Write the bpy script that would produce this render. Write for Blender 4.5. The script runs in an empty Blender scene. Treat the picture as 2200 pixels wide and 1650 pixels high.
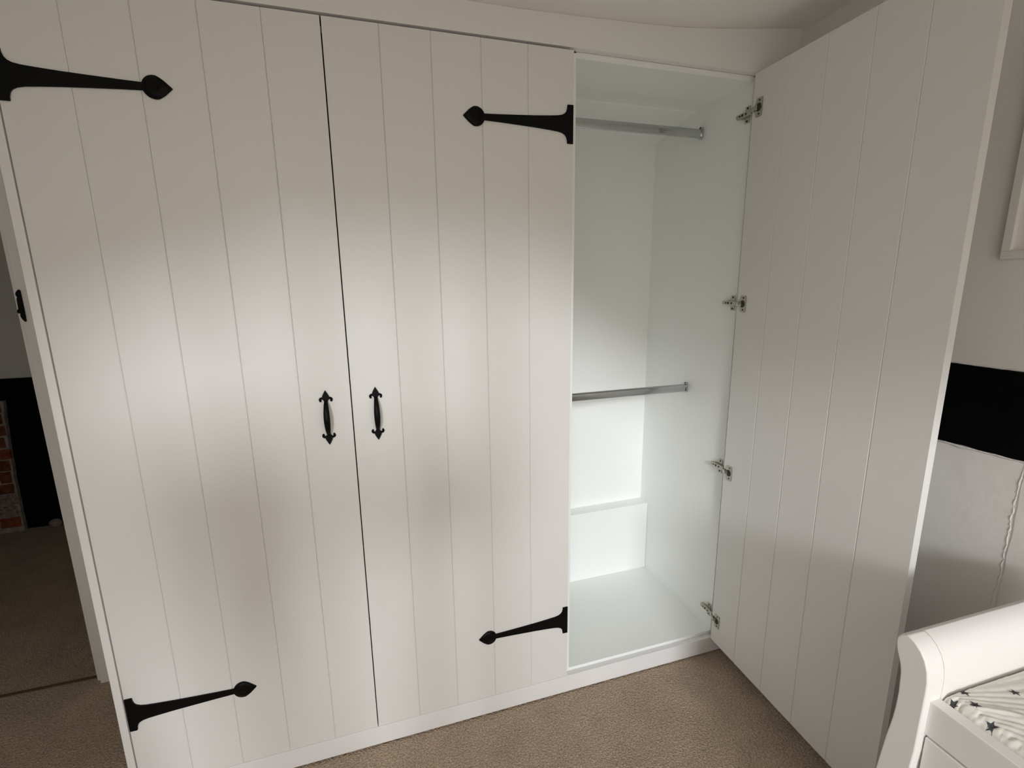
import bpy, bmesh, math, random
from mathutils import Vector, Matrix, noise

random.seed(7)
PI = math.pi
scene = bpy.context.scene
COL = scene.collection

# ------------------------------------------------------------------ camera
cam_data = bpy.data.cameras.new('camera')
cam_data.sensor_fit = 'HORIZONTAL'
cam_data.sensor_width = 36.0
cam_data.lens = 1050.54 / 2200.0 * 36.0
cam_data.clip_start = 0.02
cam = bpy.data.objects.new('camera', cam_data)
COL.objects.link(cam)
RIGHT = Vector((0.95326355, -0.30186016, -0.01300188))
UP = Vector((0.07378562, 0.19085114, 0.97884193))
FWD = Vector((0.29299196, 0.93405368, -0.20420437))
cam.matrix_world = Matrix((
    (RIGHT.x, UP.x, -FWD.x, 0.0287121),
    (RIGHT.y, UP.y, -FWD.y, -1.30821883),
    (RIGHT.z, UP.z, -FWD.z, 1.38210439),
    (0, 0, 0, 1)))
scene.camera = cam

# ------------------------------------------------------------------ daylight
SKY_STRENGTH = 2.1
SKY_COLOR = (1.02, 0.97, 0.905)
SUN_STRENGTH = 1.6
SUN_DIR = Vector((0.28, 1.0, -0.32))   # hazy low sun shining in through the window
EXPOSURE = 0.22
WIN_Y = -1.85                      # inner face of the window wall
WIN_X = (-1.25, 1.25)              # unseen window inferred behind the camera, sized for the light on the doors
WIN_Z = (0.45, 2.085)

world = bpy.data.worlds.new('overcast_sky')
scene.world = world
world.use_nodes = True
wn = world.node_tree
wn.nodes.clear()
wo = wn.nodes.new('ShaderNodeOutputWorld')
bg = wn.nodes.new('ShaderNodeBackground')
bg.inputs['Color'].default_value = (*SKY_COLOR, 1)
bg.inputs['Strength'].default_value = SKY_STRENGTH
wn.links.new(bg.outputs[0], wo.inputs[0])

sun_data = bpy.data.lights.new('hazy_sun', 'SUN')
sun_data.energy = SUN_STRENGTH
sun_data.angle = math.radians(10.0)
sun_data.color = (0.975, 1.0, 1.03)
sun = bpy.data.objects.new('hazy_sun', sun_data)
COL.objects.link(sun)
sun.location = (-3, -8, 5)
sun.rotation_euler = SUN_DIR.to_track_quat('-Z', 'Y').to_euler()

ld = bpy.data.lights.new('window_daylight', 'AREA')
ld.shape = 'RECTANGLE'
ld.size = WIN_X[1] - WIN_X[0]
ld.size_y = WIN_Z[1] - WIN_Z[0]
ld.cycles.is_portal = True
lo = bpy.data.objects.new('window_daylight', ld)
COL.objects.link(lo)
lo.location = ((WIN_X[0] + WIN_X[1]) / 2, WIN_Y - 0.17, (WIN_Z[0] + WIN_Z[1]) / 2)
lo.rotation_euler = (PI / 2, 0, 0)     # -Z of the lamp points into the room (+y)

vs = scene.view_settings
scene.display_settings.display_device = 'sRGB'
vs.view_transform = 'Standard'
vs.look = 'None'
vs.exposure = EXPOSURE
vs.gamma = 1.0
vs.use_curve_mapping = False
try:
    scene.cycles.max_bounces = 8
    scene.cycles.diffuse_bounces = 6
    scene.cycles.use_light_tree = False
    scene.cycles.caustics_reflective = False
    scene.cycles.caustics_refractive = False
    scene.cycles.glossy_bounces = 4
    scene.cycles.sample_clamp_indirect = 10.0
except Exception:
    pass

# ------------------------------------------------------------------ materials
def mat(name, color, rough=0.5, metal=0.0, spec=0.5, bump=None, vary=None, coat=0.0):
    """bump = (scale, strength, distance, detail); vary = (scale, amount, detail)"""
    m = bpy.data.materials.new(name)
    m.use_nodes = True
    nt = m.node_tree
    b = nt.nodes['Principled BSDF']
    b.inputs['Base Color'].default_value = (*color, 1)
    b.inputs['Roughness'].default_value = rough
    b.inputs['Metallic'].default_value = metal
    b.inputs['Specular IOR Level'].default_value = spec
    b.inputs['Coat Weight'].default_value = coat
    tc = nt.nodes.new('ShaderNodeTexCoord')
    if vary:
        n = nt.nodes.new('ShaderNodeTexNoise')
        n.inputs['Scale'].default_value = vary[0]
        n.inputs['Detail'].default_value = vary[2]
        r = nt.nodes.new('ShaderNodeValToRGB')
        r.color_ramp.elements[0].position = 0.3
        r.color_ramp.elements[1].position = 0.7
        lo = tuple(c * (1 - vary[1]) for c in color)
        hi = tuple(min(1, c * (1 + vary[1])) for c in color)
        r.color_ramp.elements[0].color = (*lo, 1)
        r.color_ramp.elements[1].color = (*hi, 1)
        nt.links.new(tc.outputs['Object'], n.inputs['Vector'])
        nt.links.new(n.outputs['Fac'], r.inputs['Fac'])
        nt.links.new(r.outputs['Color'], b.inputs['Base Color'])
    if bump:
        n2 = nt.nodes.new('ShaderNodeTexNoise')
        n2.inputs['Scale'].default_value = bump[0]
        n2.inputs['Detail'].default_value = bump[3]
        bn = nt.nodes.new('ShaderNodeBump')
        bn.inputs['Strength'].default_value = bump[1]
        bn.inputs['Distance'].default_value = bump[2]
        nt.links.new(tc.outputs['Object'], n2.inputs['Vector'])
        nt.links.new(n2.outputs['Fac'], bn.inputs['Height'])
        nt.links.new(bn.outputs['Normal'], b.inputs['Normal'])
    return m

M = {}
M['door'] = mat('white_door_paint', (0.775, 0.765, 0.748), 0.42)
M['frame'] = mat('white_frame_paint', (0.81, 0.80, 0.785), 0.45)
M['plinth'] = mat('white_plinth_paint', (0.81, 0.80, 0.80), 0.45)
M['inside'] = mat('white_melamine', (0.885, 0.905, 0.89), 0.35)
M['wall'] = mat('white_emulsion_plaster', (0.84, 0.82, 0.795), 0.85, spec=0.2, bump=(14, 0.35, 0.006, 4))
M['ceiling'] = mat('ceiling_emulsion', (0.88, 0.86, 0.83), 0.9, spec=0.2, bump=(9, 0.25, 0.006, 3))
M['plaster_edge'] = mat('rough_plaster_edge', (0.77, 0.755, 0.735), 0.85, spec=0.2, bump=(90, 0.5, 0.004, 4))
M['black'] = mat('black_iron', (0.003, 0.003, 0.0032), 0.45, spec=0.13)
M['beam'] = mat('black_gloss_timber', (0.002, 0.002, 0.002), 0.30, spec=0.10, bump=(18, 0.5, 0.006, 4))
M['soot'] = mat('black_matt_timber', (0.003, 0.003, 0.003), 0.8, spec=0.1)
M['chrome'] = mat('chrome_rail', (0.55, 0.57, 0.58), 0.16, metal=1.0)
M['nickel'] = mat('nickel_hinge', (0.46, 0.43, 0.38), 0.25, metal=1.0)
M['hole'] = mat('hole_and_gap_dark', (0.012, 0.011, 0.010), 0.5)
M['dresser'] = mat('white_satin_dresser', (0.82, 0.81, 0.79), 0.38)
M['cloth'] = mat('cream_star_cotton', (0.80, 0.775, 0.73), 0.9, spec=0.15, bump=(700, 0.15, 0.001, 2))
M['star'] = mat('grey_star_print', (0.075, 0.075, 0.082), 0.9, spec=0.1)
M['picture_frame'] = mat('white_picture_frame', (0.78, 0.77, 0.74), 0.4)
M['mount'] = mat('white_mount_board', (0.82, 0.78, 0.75), 0.8)
M['mortar'] = mat('lime_mortar', (0.31, 0.275, 0.24), 0.95, spec=0.1, bump=(60, 0.6, 0.006, 5), vary=(30, 0.25, 4))
M['brick_red'] = mat('red_brick', (0.23, 0.066, 0.033), 0.92, spec=0.1, bump=(70, 0.6, 0.005, 5), vary=(35, 0.35, 5))
M['brick_brown'] = mat('brown_brick', (0.15, 0.052, 0.031), 0.92, spec=0.1, bump=(70, 0.6, 0.005, 5), vary=(28, 0.4, 5))
M['brick_pale'] = mat('limewashed_brick', (0.24, 0.19, 0.165), 0.95, spec=0.1, bump=(70, 0.8, 0.006, 5), vary=(60, 0.55, 6))
M['stone'] = mat('pale_stone', (0.27, 0.22, 0.19), 0.9, spec=0.2, bump=(40, 0.5, 0.004, 4), vary=(25, 0.15, 4))
M['threshold'] = mat('dark_threshold_wood', (0.12, 0.075, 0.035), 0.6)
M['window_paint'] = mat('white_window_paint', (0.8, 0.8, 0.78), 0.5)
M['shade_slab'] = mat('cream_shade_slab', (0.80, 0.76, 0.70), 0.95, spec=0.1)
M['bounce_ground'] = mat('pale_bounce_ground', (0.55, 0.53, 0.49), 0.95, vary=(3, 0.1, 4))

def carpet_material(name, c1, c2, c3):
    m = bpy.data.materials.new(name)
    m.use_nodes = True
    nt = m.node_tree
    b = nt.nodes['Principled BSDF']
    b.inputs['Roughness'].default_value = 1.0
    b.inputs['Specular IOR Level'].default_value = 0.05
    b.inputs['Sheen Weight'].default_value = 0.15
    tc = nt.nodes.new('ShaderNodeTexCoord')
    n1 = nt.nodes.new('ShaderNodeTexNoise')
    n1.inputs['Scale'].default_value = 185
    n1.inputs['Detail'].default_value = 3
    n1.inputs['Roughness'].default_value = 0.65
    r = nt.nodes.new('ShaderNodeValToRGB')
    e = r.color_ramp.elements
    e[0].position = 0.26; e[0].color = (*c1, 1)
    e[1].position = 0.74; e[1].color = (*c3, 1)
    k = e.new(0.5); k.color = (*c2, 1)
    n2 = nt.nodes.new('ShaderNodeTexNoise')
    n2.inputs['Scale'].default_value = 9
    n2.inputs['Detail'].default_value = 4
    mr = nt.nodes.new('ShaderNodeMapRange')
    mr.inputs['From Min'].default_value = 0.3
    mr.inputs['From Max'].default_value = 0.7
    mr.inputs['To Min'].default_value = 0.9
    mr.inputs['To Max'].default_value = 1.08
    mx = nt.nodes.new('ShaderNodeVectorMath'); mx.operation = 'SCALE'
    v = nt.nodes.new('ShaderNodeTexVoronoi')
    v.inputs['Scale'].default_value = 190
    bn = nt.nodes.new('ShaderNodeBump')
    bn.inputs['Strength'].default_value = 0.9
    bn.inputs['Distance'].default_value = 0.004
    L = nt.links.new
    for n in (n1, n2, v):
        L(tc.outputs['Object'], n.inputs['Vector'])
    L(n1.outputs['Fac'], r.inputs['Fac'])
    L(n2.outputs['Fac'], mr.inputs['Value'])
    L(r.outputs['Color'], mx.inputs[0])
    L(mr.outputs['Result'], mx.inputs['Scale'])
    L(mx.outputs[0], b.inputs['Base Color'])
    L(v.outputs['Distance'], bn.inputs['Height'])
    L(bn.outputs['Normal'], b.inputs['Normal'])
    return m

M['carpet'] = carpet_material('beige_carpet', (0.22, 0.160, 0.110), (0.435, 0.335, 0.245), (0.64, 0.52, 0.40))
M['carpet_landing'] = carpet_material('brown_carpet', (0.24, 0.180, 0.128), (0.40, 0.312, 0.232), (0.55, 0.45, 0.35))

def glass_material():
    m = bpy.data.materials.new('window_glass')
    m.use_nodes = True
    nt = m.node_tree
    nt.nodes.clear()
    o = nt.nodes.new('ShaderNodeOutputMaterial')
    t = nt.nodes.new('ShaderNodeBsdfTransparent')
    g = nt.nodes.new('ShaderNodeBsdfGlossy')
    g.inputs['Roughness'].default_value = 0.02
    mx = nt.nodes.new('ShaderNodeMixShader')
    mx.inputs[0].default_value = 0.06
    nt.links.new(t.outputs[0], mx.inputs[1])
    nt.links.new(g.outputs[0], mx.inputs[2])
    nt.links.new(mx.outputs[0], o.inputs[0])
    return m
M['glass'] = glass_material()

# ------------------------------------------------------------------ mesh helpers
def obj(name, bm, m, parent=None, smooth=False, bevel=0.0, seg=2, autosmooth=None):
    bmesh.ops.recalc_face_normals(bm, faces=bm.faces)
    me = bpy.data.meshes.new(name)
    bm.to_mesh(me)
    bm.free()
    me.materials.append(m)
    if smooth:
        for p in me.polygons:
            p.use_smooth = True
    if autosmooth is not None:
        for p in me.polygons:
            p.use_smooth = True
        me.set_sharp_from_angle(angle=math.radians(autosmooth))
    o = bpy.data.objects.new(name, me)
    COL.objects.link(o)
    if parent:
        o.parent = parent
    if bevel:
        md = o.modifiers.new('edge_bevel', 'BEVEL')
        md.width = bevel
        md.segments = seg
        md.limit_method = 'ANGLE'
        md.angle_limit = math.radians(40)
        md.harden_normals = False
    return o

def empty(name, loc=(0, 0, 0), rz=0.0, parent=None):
    o = bpy.data.objects.new(name, None)
    o.empty_display_size = 0.1
    o.location = loc
    o.rotation_euler = (0, 0, rz)
    COL.objects.link(o)
    if parent:
        o.parent = parent
    return o

def tag(o, label, cat, group=None):
    o['label'] = label
    o['category'] = cat
    if group:
        o['group'] = group
    return o

def struct(o):
    o['kind'] = 'structure'
    return o

def bm_box(x0, x1, y0, y1, z0, z1, bm=None):
    bm = bm or bmesh.new()
    vs_ = [bm.verts.new((x, y, z)) for z in (z0, z1) for y in (y0, y1) for x in (x0, x1)]
    for f in ((0, 1, 3, 2), (4, 6, 7, 5), (0, 4, 5, 1), (2, 3, 7, 6), (0, 2, 6, 4), (1, 5, 7, 3)):
        bm.faces.new([vs_[i] for i in f])
    return bm

def bm_prism(pts, axis, a, b, bm=None):
    """extrude a 2-D outline along axis from a to b. axis 'x': pts=(y,z); 'y': (x,z); 'z': (x,y)"""
    bm = bm or bmesh.new()
    def p3(p, t):
        if axis == 'x': return (t, p[0], p[1])
        if axis == 'y': return (p[0], t, p[1])
        return (p[0], p[1], t)
    A = [bm.verts.new(p3(p, a)) for p in pts]
    B = [bm.verts.new(p3(p, b)) for p in pts]
    bm.faces.new(A)
    bm.faces.new(B)
    n = len(pts)
    for i in range(n):
        bm.faces.new((A[i], A[(i + 1) % n], B[(i + 1) % n], B[i]))
    return bm

def bm_sweep(path, radii, seg=10, bm=None, up=Vector((0, 0, 1)), cap=True):
    """elliptical tube: radii = list of (ra, rb); ra along 'side', rb along the other normal"""
    bm = bm or bmesh.new()
    path = [Vector(p) for p in path]
    rings = []
    n = len(path)
    for i, p in enumerate(path):
        t = (path[min(i + 1, n - 1)] - path[max(i - 1, 0)]).normalized()
        s = t.cross(up)
        if s.length < 1e-5:
            s = t.cross(Vector((1, 0, 0)))
        s.normalize()
        w = s.cross(t).normalized()
        ra, rb = radii[i] if isinstance(radii[i], tuple) else (radii[i], radii[i])
        rings.append([bm.verts.new(p + s * ra * math.cos(2 * PI * k / seg) + w * rb * math.sin(2 * PI * k / seg)) for k in range(seg)])
    for i in range(n - 1):
        for k in range(seg):
            bm.faces.new((rings[i][k], rings[i][(k + 1) % seg], rings[i + 1][(k + 1) % seg], rings[i + 1][k]))
    if cap:
        bm.faces.new(rings[0])
        bm.faces.new(rings[-1])
    return bm

def bm_cyl(c, axis, r, h, seg=20, bm=None):
    a = Vector(axis).normalized()
    c = Vector(c)
    up = Vector((0, 0, 1)) if abs(a.z) < 0.9 else Vector((1, 0, 0))
    return bm_sweep([c, c + a * h], [r, r], seg, bm, up)

# ------------------------------------------------------------------ room shell
def ceil_z(x):
    P = [(-3.2, 2.05), (0.34, 2.048), (0.457, 2.0478), (0.679, 2.054), (0.904, 2.0627), (1.0, 2.0705), (1.2, 2.0935), (1.30, 2.107), (1.372, 2.113), (1.5, 2.115)]
    for (xa, za), (xb, zb) in zip(P, P[1:]):
        if x <= xb:
            t = max(0, (x - xa) / (xb - xa))
            return za + (zb - za) * t
    return P[-1][1]

def ceil_h(x, y):
    t = min(1, max(0, -y / 0.9))
    t = t * t * (3 - 2 * t)
    return ceil_z(x) + (2.125 - ceil_z(x)) * t * 0.9 + 0.004 * noise.noise(Vector((x * 3, y * 3, 0))) * min(1, max(0, -y * 5))

XR, XL, YW = 1.37, -2.30, 0.58
bm = bmesh.new()
nx, ny = 60, 50
g = [[None] * (ny + 1) for _ in range(nx + 1)]
gt = [[None] * (ny + 1) for _ in range(nx + 1)]
for i in range(nx + 1):
    for j in range(ny + 1):
        x = XL - 0.1 + (XR + 0.2 - XL) * i / nx
        y = WIN_Y - 0.1 + (YW + 0.2 - WIN_Y) * j / ny
        g[i][j] = bm.verts.new((x, y, ceil_h(x, y)))
        gt[i][j] = bm.verts.new((x, y, 2.25))
for i in range(nx):
    for j in range(ny):
        bm.faces.new((g[i][j], g[i][j + 1], g[i + 1][j + 1], g[i + 1][j]))
        bm.faces.new((gt[i][j], gt[i + 1][j], gt[i + 1][j + 1], gt[i][j + 1]))
for i in range(nx):
    bm.faces.new((g[i][0], g[i + 1][0], gt[i + 1][0], gt[i][0]))
    bm.faces.new((g[i][ny], gt[i][ny], gt[i + 1][ny], g[i + 1][ny]))
for j in range(ny):
    bm.faces.new((g[0][j], gt[0][j], gt[0][j + 1], g[0][j + 1]))
    bm.faces.new((g[nx][j], g[nx][j + 1], gt[nx][j + 1], gt[nx][j]))
struct(obj('ceiling', bm, M['ceiling'], smooth=True))

struct(obj('floor', bm_box(XL - 0.1, XR + 0.1, WIN_Y - 0.1, 0.592, -0.1, 0.0), M['carpet']))
struct(obj('floor_landing', bm_box(-3.3, XR + 0.1, 0.606, 2.4, -0.1, 0.001), M['carpet_landing']))
struct(obj('trim_threshold', bm_box(-1.80, -0.94, 0.592, 0.606, -0.05, 0.003), M['threshold'], bevel=0.001))

wall_right = struct(obj('wall_right', bm_box(XR, XR + 0.12, WIN_Y - 0.1, 0.70, -0.05, 2.2), M['wall']))
struct(obj('wall_left', bm_box(XL - 0.12, XL, WIN_Y - 0.1, 0.70, -0.05, 2.2), M['wall']))

# wall with the doorway to the landing
DX0, DX1, DZ = -1.76, -0.945, 1.93
bm = bm_box(XL, DX0, YW, YW + 0.10, -0.05, 2.2)
bm_box(DX1, XR, YW, YW + 0.10, -0.05, 2.2, bm)
bm_box(DX0, DX1, YW, YW + 0.10, DZ, 2.2, bm)
struct(obj('wall_back', bm, M['wall']))
# door lining and architrave of the doorway
bm = bm_box(-0.951, -0.9395, 0.572, 0.69, 0.002, DZ + 0.012)
bm_box(DX0 - 0.006, DX0 + 0.006, 0.572, 0.69, 0.002, DZ + 0.012, bm)
bm_box(DX0 + 0.006, -0.951, 0.572, 0.69, DZ, DZ + 0.012, bm)
struct(obj('trim_door_lining', bm, M['frame'], bevel=0.002))
bm = bm_box(-0.9372, -0.868, 0.558, 0.58, 0.0, DZ + 0.075)
bm_box(DX0 - 0.075, DX0 - 0.006, 0.558, 0.58, 0.0, DZ + 0.075, bm)
bm_box(DX0 - 0.006, -0.9372, 0.558, 0.58, DZ + 0.012, DZ + 0.075, bm)
struct(obj('trim_architrave', bm, M['frame'], bevel=0.003))

# window wall behind the camera
y0, y1 = WIN_Y - 0.20, WIN_Y
xa, xb = WIN_X
bm = bm_box(XL, xa, y0, y1, -0.05, 2.2)
bm_box(xb, XR, y0, y1, -0.05, 2.2, bm)
bm_box(xa, xb, y0, y1, -0.05, WIN_Z[0], bm)
bm_box(xa, xb, y0, y1, WIN_Z[1], 2.2, bm)
struct(obj('wall_front', bm, M['wall']))
fy0, fy1 = WIN_Y - 0.14, WIN_Y - 0.10
t = 0.03
bm = bm_box(xa, xb, fy0, fy1, WIN_Z[0], WIN_Z[0] + t)
bm_box(xa, xb, fy0, fy1, WIN_Z[1] - t, WIN_Z[1], bm)
bm_box(xa, xa + t, fy0, fy1, WIN_Z[0] + t, WIN_Z[1] - t, bm)
bm_box(xb - t, xb, fy0, fy1, WIN_Z[0] + t, WIN_Z[1] - t, bm)
window = struct(obj('window_1', bm, M['window_paint']))
BLOCKER_A = [(-0.84, WIN_Z[0] + t), (-0.78, WIN_Z[0] + t), (-0.76, 0.90), (-0.64, 1.15), (-0.58, 1.45), (-0.62, 1.60), (-0.98, 1.64), (-1.04, 1.50), (-1.00, 1.20), (-0.88, 0.90)]
BLOCKER_B = [(-0.345, WIN_Z[0] + t), (-0.315, WIN_Z[0] + t), (-0.315, 1.20), (-0.15, 1.32), (-0.15, 1.53), (-0.47, 1.53), (-0.47, 1.36), (-0.345, 1.20)]
for c_ in (-1.12, -0.74, -0.50, -0.26, -0.06):      # added bars that dim the light on the left door
    obj('dimming_bar', bm_box(c_ - 0.029, c_ + 0.029, fy0 + 0.005, fy1, WIN_Z[0] + t, WIN_Z[1] - t), M['window_paint'], window)
for pf in (BLOCKER_A, BLOCKER_B):  # invented posts, shaped to cast the soft shadows on the closed doors
    obj('shadow_blocker', bm_prism(pf, 'y', fy1, fy1 + 0.06), M['window_paint'], window)
# invented curtain-like slabs, cut to shade the upper doors and right wall
SHADE_SLABS = ([(-0.10, 2.10), (0.14, 1.94), (0.40, 1.78), (0.66, 1.61), (0.92, 1.48), (1.30, 1.40), (1.30, 2.10)],
            [(-0.45, 2.10), (-0.75, 1.97), (-1.05, 1.86), (-1.30, 1.80), (-1.30, 2.10)])
for pf in SHADE_SLABS:
    obj('shade_slab', bm_prism(pf, 'y', WIN_Y + 0.004, WIN_Y + 0.03), M['shade_slab'], window)
obj('window_pane', bm_box(xa + t, xb - t, fy0 + 0.018, fy0 + 0.022, WIN_Z[0] + t, WIN_Z[1] - t), M['glass'], window)

# landing beyond the doorway
struct(obj('wall_landing', bm_box(-3.3, XR + 0.1, 2.10, 2.22, -0.05, 2.3), M['wall']))
bm = bm_box(-3.4, -3.3, 0.60, 2.22, -0.05, 2.3)
struct(obj('wall_landing_left', bm, M['wall']))
struct(obj('wall_landing_right', bm_box(-0.40, -0.30, 0.68, 2.10, -0.05, 2.3), M['wall']))
struct(obj('ceiling_landing', bm_box(-3.3, -0.3, 0.68, 2.22, 2.15, 2.3), M['ceiling']))
struct(obj('wall_landing_near', bm_box(-3.3, XL - 0.12, 0.58, 0.68, -0.05, 2.3), M['wall']))

# unseen ground outside, made pale to bounce light up to the ceiling
struct(obj('floor_bounce', bm_box(-25, 25, -40, -2.4, -0.6, -0.5), M['bounce_ground']))

# ------------------------------------------------------------------ wardrobe
ZT, ZB = 1.977, 0.068
XS0, XS1 = -0.630, -0.6122        # left stile
wardrobe = empty('wardrobe', (0.30, 0.30, 0.0))
tag(wardrobe, 'white built-in plank-door wardrobe with black strap hinges, right-hand door open', 'wardrobe')
WO = Vector((0.30, 0.30, 0.0))
def wpart(name, bm, m, parent=None, **k):
    bmesh.ops.translate(bm, verts=bm.verts, vec=-WO)
    return obj(name, bm, m, parent or wardrobe, **k)

# fascia above the doors follows the uneven ceiling
xs = [XS0 + (XR - 0.001 - XS0) * i / 40 for i in range(41)]
pts = [(XS0, ZT + 0.001), (XR - 0.001, ZT + 0.001)] + [(x, ceil_h(x, 0.0) - 0.0005) for x in reversed(xs)]
wpart('fascia', bm_prism(pts, 'y', 0.0, 0.022), M['frame'])
wpart('plinth', bm_box(XS0, XR - 0.001, 0.0, 0.02, 0.005, ZB - 0.0008), M['plinth'], bevel=0.0012)
wpart('stile', bm_box(XS0, XS1, 0.0, 0.06, ZB, ZT), M['frame'], bevel=0.001)
wpart('stile', bm_box(1.2525, XR - 0.001, 0.0, 0.02, ZB, ZT), M['frame'], bevel=0.001)
# carcass
wpart('side_panel', bm_box(XS0, XS0 + 0.018, 0.0605, 0.565, 0.0, 2.03), M['inside'])
wpart('side_panel', bm_box(1.222, 1.240, 0.0205, 0.55, 0.0, 1.975), M['inside'], bevel=0.0008)
wpart('divider_panel', bm_box(0.6195, 0.6372, 0.0205, 0.55, 0.0, 1.975), M['inside'], bevel=0.0008)
wpart('base_panel', bm_box(0.6372, 1.222, 0.0208, 0.53, 0.060, 0.0778), M['inside'], bevel=0.0008)
wpart('base_panel', bm_box(XS0 + 0.018, 0.6195, 0.0208, 0.53, 0.050, 0.066), M['inside'])
wpart('top_panel', bm_box(0.6372, 1.222, 0.0208, 0.290, 1.9625, 1.9776), M['inside'], bevel=0.0008)
wpart('top_panel', bm_box(XS0 + 0.018, 0.6195, 0.0605, 0.53, 1.9625, 1.9755), M['inside'])
wpart('sloped_panel', bm_prism([(0.290, 1.9575), (0.530, 1.9150), (0.530, 1.9300), (0.290, 1.9725)], 'x', 0.6374, 1.2218), M['inside'])
wpart('back_panel', bm_box(0.6372, 1.222, 0.530, 0.545, 0.0, 1.975), M['inside'])
wpart('back_panel', bm_box(XS0 + 0.018, 0.6195, 0.530, 0.545, 0.0, 1.975), M['inside'])
wpart('boxing', bm_box(0.6374, 1.2212, 0.468, 0.5298, 0.0780, 0.3970), M['inside'], bevel=0.0012)

# hanging rails
def rail(z):
    pr = []
    N = 24
    for k in range(N):
        a = 2 * PI * k / N
        c, s = math.cos(a), math.sin(a)
        # stadium section 15 x 30
        pr.append((0.25 + 0.0075 * c, z + (0.0075 * s + (0.0075 if s > 0 else -0.0075))))
    r = wpart('hanging_rail', bm_prism(pr, 'x', 0.6385, 1.2205), M['chrome'], autosmooth=40)
    pr2 = [(0.25 + (p[0] - 0.25) * 1.45, z + (p[1] - z) * 1.22) for p in pr]
    pr2 = [(p[0], p[1] if p[1] < z else z + (p[1] - z) * 1.18) for p in pr2]
    for xa_, xb_ in ((1.2155, 1.2218), (0.6375, 0.6435)):
        s = wpart('rail_socket', bm_prism(pr2, 'x', xa_, xb_), M['chrome'], autosmooth=40)
        s.parent = r
        sc = wpart('socket_screw', bm_cyl((xa_ if xa_ > 1 else xb_, 0.25, z + 0.0185), (-1 if xa_ > 1 else 1, 0, 0), 0.0028, 0.0015, 10), M['hole'])
        sc.parent = r
for z in (1.8785, 0.9745):
    rail(z)

# --- doors: local origin on the hinge edge, inner face y=0, outer face y=-T, extending along sx
T = 0.0195
def plank_bm(x0, x1, y_in, y_out, z0, z1, c, edge0, edge1):
    """board with chamfered long edges on the outer face"""
    d = 1 if y_out > y_in else -1
    pts = [(x0, y_in), (x1, y_in)]
    h = c * 0.85
    if edge1: pts += [(x1, y_out - d * h), (x1 - c, y_out)]
    else: pts += [(x1, y_out)]
    if edge0: pts += [(x0 + c, y_out), (x0, y_out - d * h)]
    else: pts += [(x0, y_out)]
    return bm_prism(pts, 'z', z0, z1)

def strap_outline():
    top = [(0.001, 0.0480), (0.0165, 0.0480), (0.0178, 0.0468), (0.0182, 0.0400), (0.0205, 0.0320), (0.0250, 0.0265), (0.0330, 0.0222),
           (0.0450, 0.0196), (0.0700, 0.0172), (0.1100, 0.0142), (0.1600, 0.0115), (0.2100, 0.0090), (0.2460, 0.0076)]
    lobe = []
    cx, r = 0.2680, 0.0232
    a0 = math.asin(0.0076 / r)
    for k in range(9):
        a = (PI - a0) - (PI - a0 - PI * 0.42) * k / 8
        lobe.append((cx + r * math.cos(a), r * math.sin(a)))
    lobe += [(0.2800, 0.0188), (0.2860, 0.0145), (0.2930, 0.0080), (0.2985, 0.0028)]
    up = top + lobe
    return up + [(0.3012, 0.0)] + [(x, -z) for x, z in reversed(up)]

def strap(parent, sx, zc, th=0.0035):
    yo = -T - 0.0002
    pts = [(sx * x, zc + z) for x, z in strap_outline()]
    bm = bm_prism(pts, 'y', yo, yo - th)
    # shallow domed spade with a screw recess
    cx = 0.2690
    rings = [(0.0205, 0.0), (0.019, 0.0012), (0.0150, 0.0022), (0.0085, 0.0026), (0.0070, 0.0014), (0.0, 0.0012)]
    prev = None
    for r, h in rings:
        if r > 0:
            ring = []
            for k in range(20):
                a = 2 * PI * k / 20
                ex = 1.25 if math.cos(a) > 0.6 else 1.0
                ring.append(bm.verts.new((sx * (cx + r * math.cos(a) * (1 + 0.22 * max(0, math.cos(a)) ** 6)), yo - th - h, zc + r * math.sin(a))))
        else:
            ring = [bm.verts.new((sx * cx, yo - th - h, zc))]
        if prev:
            for k in range(20):
                if len(ring) == 1:
                    bm.faces.new((prev[k], prev[(k + 1) % 20], ring[0]))
                else:
                    bm.faces.new((prev[k], prev[(k + 1) % 20], ring[(k + 1) % 20], ring[k]))
        prev = ring
    return obj('strap_hinge', bm, M['black'], parent, bevel=0.0008, seg=1, autosmooth=35)

def handle(parent, xc, zc):
    yo = -T - 0.0002
    bm = bmesh.new()
    for s in (1, -1):
        half = [(0.0, 0.0725), (0.0035, 0.0665), (0.0075, 0.0590), (0.0092, 0.0535), (0.0075, 0.0490), (0.0050, 0.0450), (0.0042, 0.0400)]
        pts = [(xc + x, zc + s * z) for x, z in half] + [(xc - x, zc + s * z) for x, z in reversed(half[1:])]
        bm_prism(pts, 'y', yo, yo - 0.005, bm)
        for q in (1, -1):   # the two curled leaves
            path, rad = [], []
            for k in range(11):
                a = math.radians(150 - 215 * k / 10)
                px = 0.0095 + 0.0043 * math.cos(a)
                pz = 0.0474 + 0.0043 * math.sin(a)
                path.append((xc + q * px, yo - 0.0024, zc + s * pz))
                rad.append(0.0034 - 0.0008 * abs(k - 5) / 5)
            bm_sweep(path, rad, 8, bm, up=Vector((0, 1, 0)))
    path, rad = [], []
    N = 22
    for k in range(N + 1):
        t = k / N
        z = 0.0440 - 0.088 * t
        bow = math.sin(PI * t)
        path.append((xc, yo - 0.004 - 0.022 * bow ** 0.6, zc + z))
        w = 0.0046 + 0.0032 * bow ** 0.9
        rad.append((w, w * 0.75))
    bm_sweep(path, rad, 12, bm, up=Vector((0, 1, 0)))
    return obj('pull_handle', bm, M['black'], parent, autosmooth=45)

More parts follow.
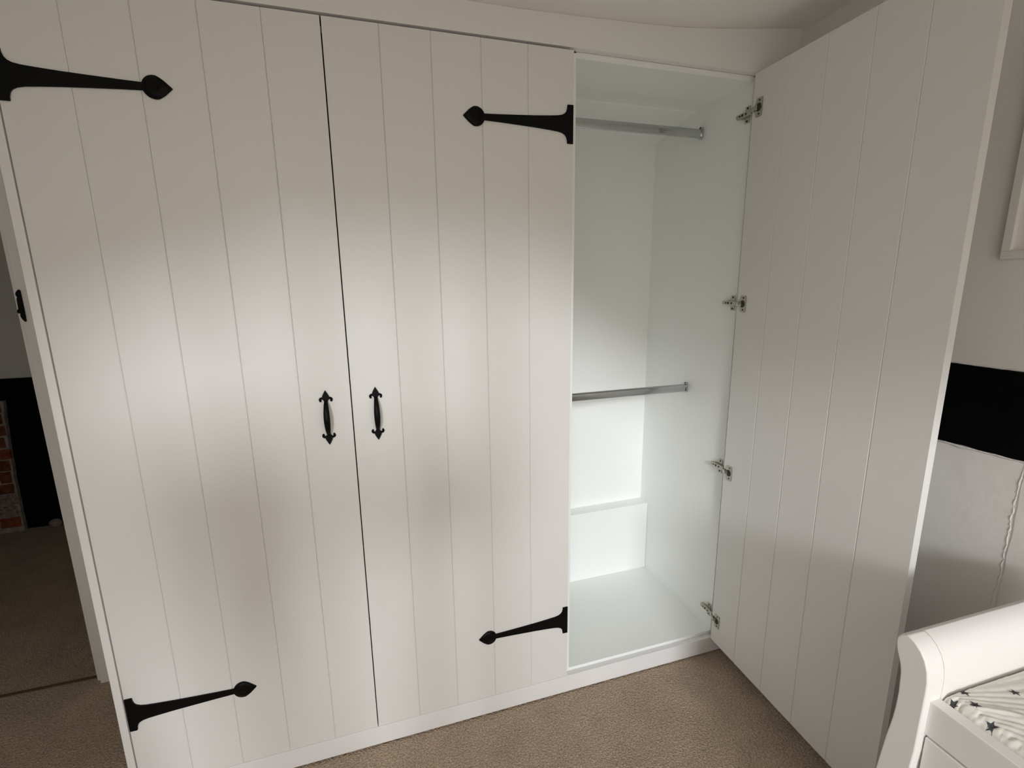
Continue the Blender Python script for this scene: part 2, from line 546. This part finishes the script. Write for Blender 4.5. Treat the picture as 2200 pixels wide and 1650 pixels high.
def door(loc, rz, sx, w, z0, z1, grooves, straps, hx, hz, label):
    e = 0.005
    core = bm_box(*sorted((sx * 0.0, sx * w)), -T + e, -e, z0, z1)
    d = obj('door', core, M['door'], wardrobe)
    d.location = Vector(loc) - WO
    d.rotation_euler = (0, 0, rz)
    d['label'] = label
    cuts = [0.0] + list(grooves) + [w]
    for side in (-1, 1):
        yi, yo = ((-T + e, -T) if side < 0 else (-e, 0.0))
        for i in range(5):
            a, b = cuts[i], cuts[i + 1]
            xa_, xb_ = (a, b) if sx > 0 else (-b, -a)
            e0, e1 = (i > 0, i < 4) if sx > 0 else (i < 4, i > 0)
            ga = 0.0002 if e0 else 0
            gb = 0.0002 if e1 else 0
            obj('plank', plank_bm(xa_ + ga, xb_ - gb, yi, yo, z0, z1, 0.0018, e0, e1), M['door'], d)
    for zc in straps:
        strap(d, sx, zc)
    handle(d, sx * hx, hz)
    return d

door((-0.6085, T, 0), 0, 1, 0.607, ZB + 0.001, ZT - 0.0055, (0.1209, 0.2423, 0.3634, 0.4864), (1.7925, 0.306), 0.5465, 1.0455,
     'closed white plank door hinged on the left')
door((0.6205, T, 0), 0, -1, 0.619, ZB + 0.001, ZT - 0.0055, (0.1273, 0.2507, 0.3744, 0.4944), (1.792, 0.2875), 0.5592, 1.0450,
     'closed white plank door in the middle, hinged on the right')
D3 = (1.2031, -0.0036)
A3 = math.radians(87.29)
door((D3[0], D3[1], 0), A3, -1, 0.6253, 0.0675, 1.9735, (0.1255, 0.250, 0.375, 0.497), (1.792, 0.2875), 0.5592, 1.0450,
     'open white plank door seen from its grooved inner side')

# concealed hinges of the open door
DU = Vector((-math.cos(A3), -math.sin(A3), 0))      # hinge -> free edge
DN = Vector((-math.sin(A3), math.cos(A3), 0))       # inner-face normal
def concealed_hinge(z):
    XP = 1.2218
    bm = bmesh.new()
    # winged mounting plate on the side panel
    pts = [(0.026, z - 0.0245), (0.044, z - 0.0245), (0.046, z - 0.010), (0.060, z - 0.007), (0.060, z + 0.007), (0.046, z + 0.010), (0.044, z + 0.0245), (0.026, z + 0.0245)]
    bm_prism(pts, 'x', XP, XP - 0.0022, bm)
    h = wpart('concealed_hinge', bm, M['nickel'], bevel=0.0005, seg=1)
    # arm
    bm = bm_prism([(0.0045, z - 0.0075), (0.070, z - 0.0065), (0.0725, z - 0.004), (0.0725, z + 0.004), (0.070, z + 0.0065), (0.0045, z + 0.0075)], 'x', XP - 0.0023, XP - 0.0125)
    wpart('hinge_arm', bm, M['nickel'], bevel=0.0015, seg=2).parent = h
    # slots and screws on the arm and the plate wings
    bm = bmesh.new()
    for yy, zz, r, x in ((0.045, z, 0.0036, XP - 0.0126), (0.056, z, 0.0026, XP - 0.0126), (0.030, z, 0.0030, XP - 0.0126),
                         (0.035, z + 0.0185, 0.0032, XP - 0.0023), (0.035, z - 0.0185, 0.0032, XP - 0.0023)):
        bm_cyl((x, yy, zz), (-1, 0, 0), r, 0.0006, 12, bm)
    wpart('hinge_screw', bm, M['hole']).parent = h
    # link arm bridging to the cup
    H = Vector((D3[0], D3[1], z))
    P = [Vector((XP - 0.0075, 0.012, z)), Vector((XP - 0.0150, 0.006, z)), H + DN * 0.006 + DU * 0.004, H + DN * 0.0065 + DU * 0.013, H + DN * 0.002 + DU * 0.022]
    bm = bm_sweep(P, [(0.0022, 0.0062)] * 5, 8)
    wpart('hinge_link', bm, M['nickel'], bevel=0).parent = h
    # cup flange on the door
    bm = bmesh.new()
    out = [(0.008, -0.009), (0.013, -0.0125), (0.017, -0.0255), (0.0395, -0.0255), (0.0405, 0.0), (0.0395, 0.0255), (0.017, 0.0255), (0.013, 0.0125), (0.008, 0.009)]
    A = [bm.verts.new(H + DU * s + Vector((0, 0, t)) + DN * 0.0002) for s, t in out]
    B = [bm.verts.new(H + DU * s + Vector((0, 0, t)) + DN * 0.0020) for s, t in out]
    bm.faces.new(A); bm.faces.new(B)
    for i in range(len(out)):
        j = (i + 1) % len(out)
        bm.faces.new((A[i], A[j], B[j], B[i]))
    wpart('hinge_cup', bm, M['nickel']).parent = h
    bm = bmesh.new()
    ring = []
    for dd in (0.0021, 0.0026):
        ring.append([bm.verts.new(H + DU * (0.0265 + 0.0105 * math.cos(2 * PI * k / 20)) + Vector((0, 0, 0.0115 * math.sin(2 * PI * k / 20))) + DN * dd) for k in range(20)])
    bm.faces.new(ring[0]); bm.faces.new(ring[1])
    for k in range(20):
        bm.faces.new((ring[0][k], ring[0][(k + 1) % 20], ring[1][(k + 1) % 20], ring[1][k]))
    for t in (0.0185, -0.0185):
        c = H + DU * 0.029 + Vector((0, 0, t)) + DN * 0.0021
        bm_cyl(c, DN, 0.0028, 0.0006, 10, bm)
    wpart('cup_recess', bm, M['hole']).parent = h
for z in (1.8755, 1.3045, 0.7335, 0.1590):
    concealed_hinge(z)

# ------------------------------------------------------------------ right wall: beam, plaster, picture
def noisy_beam(name, x0, x1, y0, y1, z0, z1, m, n=70, amp=0.004, seed=0.0):
    bm = bmesh.new()
    rows = []
    for i in range(n + 1):
        y = y0 + (y1 - y0) * i / n
        a = amp * noise.noise(Vector((y * 9, seed, 1))) + amp * 0.5 * noise.noise(Vector((y * 35, seed, 2)))
        b = amp * noise.noise(Vector((y * 8, seed, 5))) + amp * 0.5 * noise.noise(Vector((y * 33, seed, 7)))
        c = 0.0012 * noise.noise(Vector((y * 6, seed, 9)))
        rows.append([bm.verts.new(p) for p in ((x1, y, z0 + a), (x0 + c, y, z0 + a + 0.0015), (x0 + c - 0.0012, y, (z0 + z1) / 2 + 0.01), (x0 + c, y, z1 + b - 0.0015), (x1, y, z1 + b))])
    for i in range(n):
        for k in range(4):
            bm.faces.new((rows[i][k], rows[i][k + 1], rows[i + 1][k + 1], rows[i + 1][k]))
        bm.faces.new((rows[i][4], rows[i][0], rows[i + 1][0], rows[i + 1][4]))
    bm.faces.new(rows[0]); bm.faces.new(rows[-1])
    return obj(name, bm, m, smooth=False, autosmooth=50)

beam = noisy_beam('timber_beam', 1.3670, 1.3698, WIN_Y + 0.005, -0.05, 0.990, 1.181, M['beam'], n=150)
tag(beam, 'black gloss-painted timber beam running along the right-hand wall', 'beam')

def ridge(pts, r, name='plaster_ridge', seed=0, parent=wall_right, step=0.006):
    P = []
    for (a, b) in zip(pts, pts[1:]):
        a, b = Vector(a), Vector(b)
        n = max(1, int((b - a).length / step))
        P += [a + (b - a) * i / n for i in range(n)]
    P.append(Vector(pts[-1]))
    rad = []
    for i, p in enumerate(P):
        q = p * 45 + Vector((seed, seed, 0))
        P[i] = p + Vector((0, 0.0034 * noise.noise(q) + 0.002 * noise.noise(q * 3), 0.0024 * noise.noise(q + Vector((9, 9, 9)))))
        rr = r * (1 + 0.55 * noise.noise(p * 110 + Vector((seed, 0, 3))))
        rad.append((rr, rr))
    return obj(name, bm_sweep(P, rad, 7, up=Vector((1, 0, 0.01))), M['plaster_edge'], parent, smooth=True)
ridge([(1.3705, -0.30, 1.180), (1.3705, -1.10, 1.186)], 0.0022, seed=1)
ridge([(1.3705, -0.30, 0.988), (1.3705, -0.52, 0.9870), (1.3705, -1.10, 0.993)], 0.0028, seed=2)
ridge([(1.3717, -0.694, 0.986), (1.3717, -0.692, 0.940), (1.3717, -0.6905, 0.850), (1.3717, -0.692, 0.760), (1.3717, -0.688, 0.64)], 0.0026, seed=3)
# plaster on the far side of the ridge lies a little proud
bm = bmesh.new()
N = 40
L_, R_ = [], []
for i in range(N + 1):
    z = 0.02 + (0.985 - 0.02) * i / N
    yy = -0.692 - 0.004 * noise.noise(Vector((z * 20, 0, 0)))
    L_.append((bm.verts.new((1.3705, yy, z)), bm.verts.new((1.3690, yy - 0.006, z))))
    R_.append((bm.verts.new((1.3705, -1.60, z)), bm.verts.new((1.3690, -1.60, z))))
for i in range(N):
    bm.faces.new((L_[i][0], L_[i + 1][0], L_[i + 1][1], L_[i][1]))
    bm.faces.new((L_[i][1], L_[i + 1][1], R_[i + 1][1], R_[i][1]))
    bm.faces.new((R_[i][1], R_[i + 1][1], R_[i + 1][0], R_[i][0]))
    bm.faces.new((R_[i][0], R_[i + 1][0], L_[i + 1][0], L_[i][0]))
bm.faces.new([L_[0][0], L_[0][1], R_[0][1], R_[0][0]])
bm.faces.new([L_[N][0], R_[N][0], R_[N][1], L_[N][1]])
obj('plaster_patch', bm, M['wall'], wall_right)

FY0, FY1, FZ0, FZ1, FX = -0.93, -0.5925, 1.4165, 1.86, 1.352
frame = empty('picture_frame', (1.3695, (FY0 + FY1) / 2, FZ0))
tag(frame, 'white picture frame hanging on the right wall above the black beam', 'picture frame')
fo = Vector(frame.location)
def fpart(name, bm, m, **k):
    bmesh.ops.translate(bm, verts=bm.verts, vec=-fo)
    return obj(name, bm, m, frame, **k)
fw = 0.0165
for (a, b, c, d) in ((FY0, FY1, FZ0, FZ0 + fw), (FY0, FY1, FZ1 - fw, FZ1)):
    fpart('frame_rail', bm_box(FX, 1.3695, a, b, c, d), M['picture_frame'], bevel=0.0012)
for (a, b) in ((FY0, FY0 + fw), (FY1 - fw, FY1)):
    fpart('frame_stile', bm_box(FX, 1.3695, a, b, FZ0 + fw, FZ1 - fw), M['picture_frame'], bevel=0.0012)
fpart('mount_board', bm_box(1.3625, 1.3655, FY0 + fw, FY1 - fw, FZ0 + fw, FZ1 - fw), M['mount'])

# ------------------------------------------------------------------ latch keep on the architrave
kp = [(-0.928, 1.3798), (-0.9244, 1.3763), (-0.9242, 1.3611), (-0.9243, 1.3413), (-0.9242, 1.3201), (-0.9244, 1.3023), (-0.9255, 1.284), (-0.9286, 1.2835), (-0.9336, 1.2908), (-0.9362, 1.298), (-0.9368, 1.3027), (-0.9354, 1.308), (-0.9413, 1.3094), (-0.9425, 1.3135), (-0.9419, 1.3171), (-0.9381, 1.3222), (-0.9381, 1.3252), (-0.9376, 1.3416), (-0.9372, 1.3521), (-0.9349, 1.3567), (-0.9374, 1.3614), (-0.9375, 1.3672), (-0.9349, 1.373)]
tag(obj('latch_keep', bm_prism(kp, 'y', 0.5578, 0.5535), M['black'], bevel=0.0006, seg=1),
    'small black iron latch keep on the white doorway architrave', 'latch')

# ------------------------------------------------------------------ landing fireplace corner
bm = bm_box(-3.2, -1.55, 2.070, 2.0995, 0.778, 0.892)
o = tag(obj('timber_lintel', bm, M['soot'], bevel=0.004), 'black timber lintel above the brick pier beyond the doorway', 'beam')
bm = bm_box(-1.925, -1.55, 2.072, 2.0995, 0.001, 0.7778)
o = tag(obj('timber_post', bm, M['soot'], bevel=0.004), 'black timber post beside the brick pier beyond the doorway', 'post')

pier = empty('brick_pier', (-2.2, 2.07, 0.0))
tag(pier, 'old red brick pier with pale mortar beyond the doorway', 'brick pier')
po = Vector(pier.location)
def edge_x(z):
    t = max(0, min(1, z / 0.775))
    return -1.902 + 0.033 * t ** 2 + 0.004 * noise.noise(Vector((z * 14, 3, 1)))
pts = [(-2.85, 0.001)] + [(edge_x(0.774 * i / 24), 0.001 + 0.773 * i / 24) for i in range(25)] + [(-2.85, 0.774)]
bm = bm_prism(pts, 'y', 2.046, 2.0715)
bmesh.ops.translate(bm, verts=bm.verts, vec=-po)
obj('mortar_bed', bm, M['mortar'], pier)
zs = [0.030, 0.096, 0.167, 0.232, 0.298, 0.369, 0.437, 0.503, 0.573, 0.640, 0.708, 0.772]
kinds = ['brick_red', 'brick_pale', 'brick_pale', 'brick_brown', 'brick_brown', 'brick_brown', 'brick_red', 'brick_brown', 'brick_brown', 'brick_brown', 'brick_brown']
for i in range(11):
    z0, z1 = zs[i] + 0.0045, zs[i + 1] - 0.0045
    xr = edge_x((z0 + z1) / 2) - (0.008, 0.010, 0.004, 0.010, 0.012, 0.010, 0.0, 0.010, 0.006, 0.012, 0.012)[i]
    header = i in (4, 5, 8)
    lens = [0.058 if header else 0.105] + [0.205, 0.105] * 4
    x = xr
    for kx, l in enumerate(lens):
        xa_ = x - l + 0.010
        if xa_ < -2.84:
            break
        rnd = lambda: random.uniform(-0.003, 0.003)
        bm = bm_box(xa_ + rnd(), x + rnd(), 2.040 + random.uniform(-0.002, 0.002), 2.060, z0 + rnd() * .6, z1 + rnd() * .6)
        for v in bm.verts:
            v.co += Vector((random.uniform(-1, 1), random.uniform(-.6, .6), random.uniform(-1, 1))) * 0.0022
        bmesh.ops.translate(bm, verts=bm.verts, vec=-po)
        mk = kinds[i] if kx == 0 else random.choice(['brick_red', 'brick_brown', 'brick_brown'])
        obj('brick', bm, M[mk], pier, bevel=0.003, seg=1)
        x -= l

bm = bmesh.new()
bmesh.ops.create_icosphere(bm, subdivisions=3, radius=1.0)
for v in bm.verts:
    n = 1 + 0.16 * noise.noise(v.co * 1.6)
    v.co = Vector((v.co.x * 0.033 * n, v.co.y * 0.024 * n, max(-0.022, v.co.z * 0.028 * n) + 0.0))
so = obj('doorstop_stone', bm, M['stone'], smooth=True)
so.location = (-1.752, 2.046, 0.0235)
tag(so, 'pale grey stone lying on the landing carpet by the black post', 'stone')

# ------------------------------------------------------------------ changing dresser
DA = math.radians(-1.2)
dresser = empty('changing_dresser', (0.87, -0.815, 0.0), DA)
tag(dresser, 'white sleigh-ended nursery dresser with drawers against the right wall', 'dresser')
prof = [(-0.8136, 0.7891), (-0.8089, 0.7804), (-0.808, 0.7716), (-0.8095, 0.762), (-0.8118, 0.754), (-0.8155, 0.745), (-0.8188, 0.735), (-0.8210, 0.725), (-0.8221, 0.715), (-0.8236, 0.6828), (-0.8230, 0.655), (-0.8211, 0.6267), (-0.816, 0.5863), (-0.8086, 0.5055),
        (-0.803, 0.43), (-0.800, 0.30), (-0.800, 0.0),
        (-0.858, 0.0), (-0.858, 0.30), (-0.859, 0.45), (-0.8605, 0.5638), (-0.8627, 0.5987), (-0.8631, 0.6517), (-0.8638, 0.7115), (-0.8634, 0.7332), (-0.8605, 0.7523), (-0.8546, 0.769), (-0.8458, 0.7815), (-0.8349, 0.7906), (-0.8229, 0.7943)]
prof = [(y + 0.815, z) for y, z in prof]
DW = 0.465     # depth towards the wall
DLEN = 0.94    # length of the dresser towards the camera side
def mirror(p): return [(-DLEN - y + -0.0, z) for y, z in p]
for pf in (prof, mirror(prof)):
    obj('end_post', bm_prism(pf, 'x', 0.0, 0.0385), M['dresser'], dresser, bevel=0.0022, seg=2, autosmooth=30)
    obj('end_board', bm_prism(pf, 'x', 0.0395, DW - 0.04), M['dresser'], dresser, bevel=0.0010, seg=1, autosmooth=30)
    obj('end_post', bm_prism(pf, 'x', DW - 0.039, DW), M['dresser'], dresser, bevel=0.0022, seg=2, autosmooth=30)
ya, yb = -0.0455, -DLEN + 0.0455
obj('front_rail', bm_box(0.014, 0.036, yb, ya, 0.633, 0.697), M['dresser'], dresser, bevel=0.0016)
obj('back_rail', bm_box(DW - 0.036, DW - 0.014, yb, ya, 0.60, 0.697), M['dresser'], dresser, bevel=0.0016)
obj('top_board', bm_box(0.036, DW - 0.036, yb, ya, 0.600, 0.618), M['dresser'], dresser)
obj('back_board', bm_box(DW - 0.030, DW - 0.018, yb, ya, 0.06, 0.600), M['dresser'], dresser)
obj('bottom_board', bm_box(0.036, DW - 0.032, yb, ya, 0.07, 0.088), M['dresser'], dresser)
obj('gap_shade_sheet', bm_box(0.030, 0.050, yb, ya, 0.06, 0.599), M['hole'], dresser)  # near-black sheet behind the drawers stands in for shade in their gaps
for i in range(3):
    z1 = 0.6285 - i * 0.188
    obj('drawer', bm_box(0.0145, 0.0295, yb + 0.0045, ya - 0.0045, z1 - 0.183, z1), M['dresser'], dresser, bevel=0.0016)

# padded mat with a gathered star-print cover
mat_o = empty('changing_mat', (0.87, -0.815, 0.619), DA)
tag(mat_o, 'cream changing mat with grey star print lying in the dresser top', 'changing mat')
MX0, MX1, MY0, MY1 = 0.038, DW - 0.040, yb + 0.003, ya - 0.0025
def mat_h(x, y):
    dx0, dx1 = x - MX0, MX1 - x
    dy0, dy1 = MY1 - y, y - MY0
    def f(d, s): 
        t = max(0, min(1, d / s)); return math.sqrt(max(0, 1 - (1 - t) ** 2))
    base = 0.060 + 0.026 * f(dx0, 0.016) * f(dx1, 0.035) * f(dy0, 0.010) * f(dy1, 0.035)
    base += 0.010 * f(dx0 - 0.01, 0.12) * f(dy0 - 0.01, 0.10)
    # creases fanning out of the far front corner
    rx, ry = x - MX0 + 0.045, MY1 - y + 0.012
    ang = math.atan2(ry, rx)
    rr = math.hypot(rx, ry)
    amp = min(1, rr / 0.05) * math.exp(-max(0, rr - 0.25) * 2)
    warp = ang * 34 + 2.6 * noise.noise(Vector((x * 11, y * 11, 3)))
    fan = 0.0016 * (abs(math.sin(warp)) - 0.6) * amp * min(1, dx0 / 0.015)
    fan += 0.0030 * math.exp(-((ang - 0.72 - 0.12 * noise.noise(Vector((rr * 14, 0, 0)))) / 0.06) ** 2) * min(1, rr / 0.06)
    # gathers along the front edge
    gth = 0.0030 * math.exp(-((dx0 - 0.006) / 0.009) ** 2) * (0.4 + 0.9 * noise.noise(Vector((x * 60, y * 150, 1))) + 0.5 * math.sin(y * 620 + 4 * noise.noise(Vector((x * 90, y * 70, 8)))))
    gth += 0.0022 * noise.noise(Vector((x * 55, y * 60, 2))) * math.exp(-(dx0 / 0.03) ** 2)
    fine = 0.0007 * noise.noise(Vector((x * 90 + y * 40, y * 40 - x * 50, 4)))
    return base + fan + gth + fine
bm = bmesh.new()
ux = [MX0 + (MX1 - MX0) * (i / 150) ** 1.6 for i in range(151)]
uy = [MY1 + (MY0 - MY1) * (j / 190) ** 1.5 for j in range(191)]
grid = [[bm.verts.new((x, y, mat_h(x, y))) for y in uy] for x in ux]
for i in range(150):
    for j in range(190):
        bm.faces.new((grid[i][j], grid[i][j + 1], grid[i + 1][j + 1], grid[i + 1][j]))
border = [grid[i][0] for i in range(151)] + [grid[150][j] for j in range(1, 191)] + [grid[i][190] for i in range(149, -1, -1)] + [grid[0][j] for j in range(189, 0, -1)]
low = [bm.verts.new((v.co.x, v.co.y, 0.0005)) for v in border]
for i in range(len(border)):
    j = (i + 1) % len(border)
    bm.faces.new((border[i], border[j], low[j], low[i]))
bm.faces.new(low)
obj('mat_cover', bm, M['cloth'], mat_o, smooth=True)

def star(wx, wy, r, rot):
    """five-pointed print lying on the cover; wx, wy in world metres"""
    v = Matrix.Rotation(-DA, 3, 'Z') @ Vector((wx - 0.87, wy + 0.815, 0))
    bm = bmesh.new()
    n = 10
    rings = []
    for f in (0.0, 0.34, 0.67, 1.0):
        if f == 0:
            rings.append([bm.verts.new((v.x, v.y, mat_h(v.x, v.y) + 0.0007))])
            continue
        ring = []
        for k in range(n):
            rad = r * f * (1.0 if k % 2 == 0 else 0.42)
            a = rot + k * PI / 5
            x = min(MX1, max(MX0 + 0.0005, v.x + rad * math.cos(a)))
            y = max(MY0, min(MY1 - 0.0005, v.y + rad * math.sin(a)))
            ring.append(bm.verts.new((x, y, mat_h(x, y) + 0.0007)))
        rings.append(ring)
    for k in range(n):
        j = (k + 1) % n
        bm.faces.new((rings[0][0], rings[1][k], rings[1][j]))
        for q in (1, 2):
            bm.faces.new((rings[q][k], rings[q + 1][k], rings[q + 1][j], rings[q][j]))
    obj('star_print', bm, M['star'], mat_o)
stars = [(0.9427, -0.8755), (1.012, -0.9048), (0.9282, -0.8984), (0.9135, -0.9285), (0.9105, -0.8800)]
for x, y in stars:
    star(x, y, 0.0082, random.uniform(0, 1.2))
for ix in range(9):
    for iy in range(20):
        x = 0.935 + ix * 0.045 + (0.022 if iy % 2 else 0)
        y = -0.990 - iy * 0.036
        if x < 1.26 and y > -1.66:
            star(x + random.uniform(-.004, .004), y + random.uniform(-.004, .004), 0.0095, random.uniform(0, 1.2))
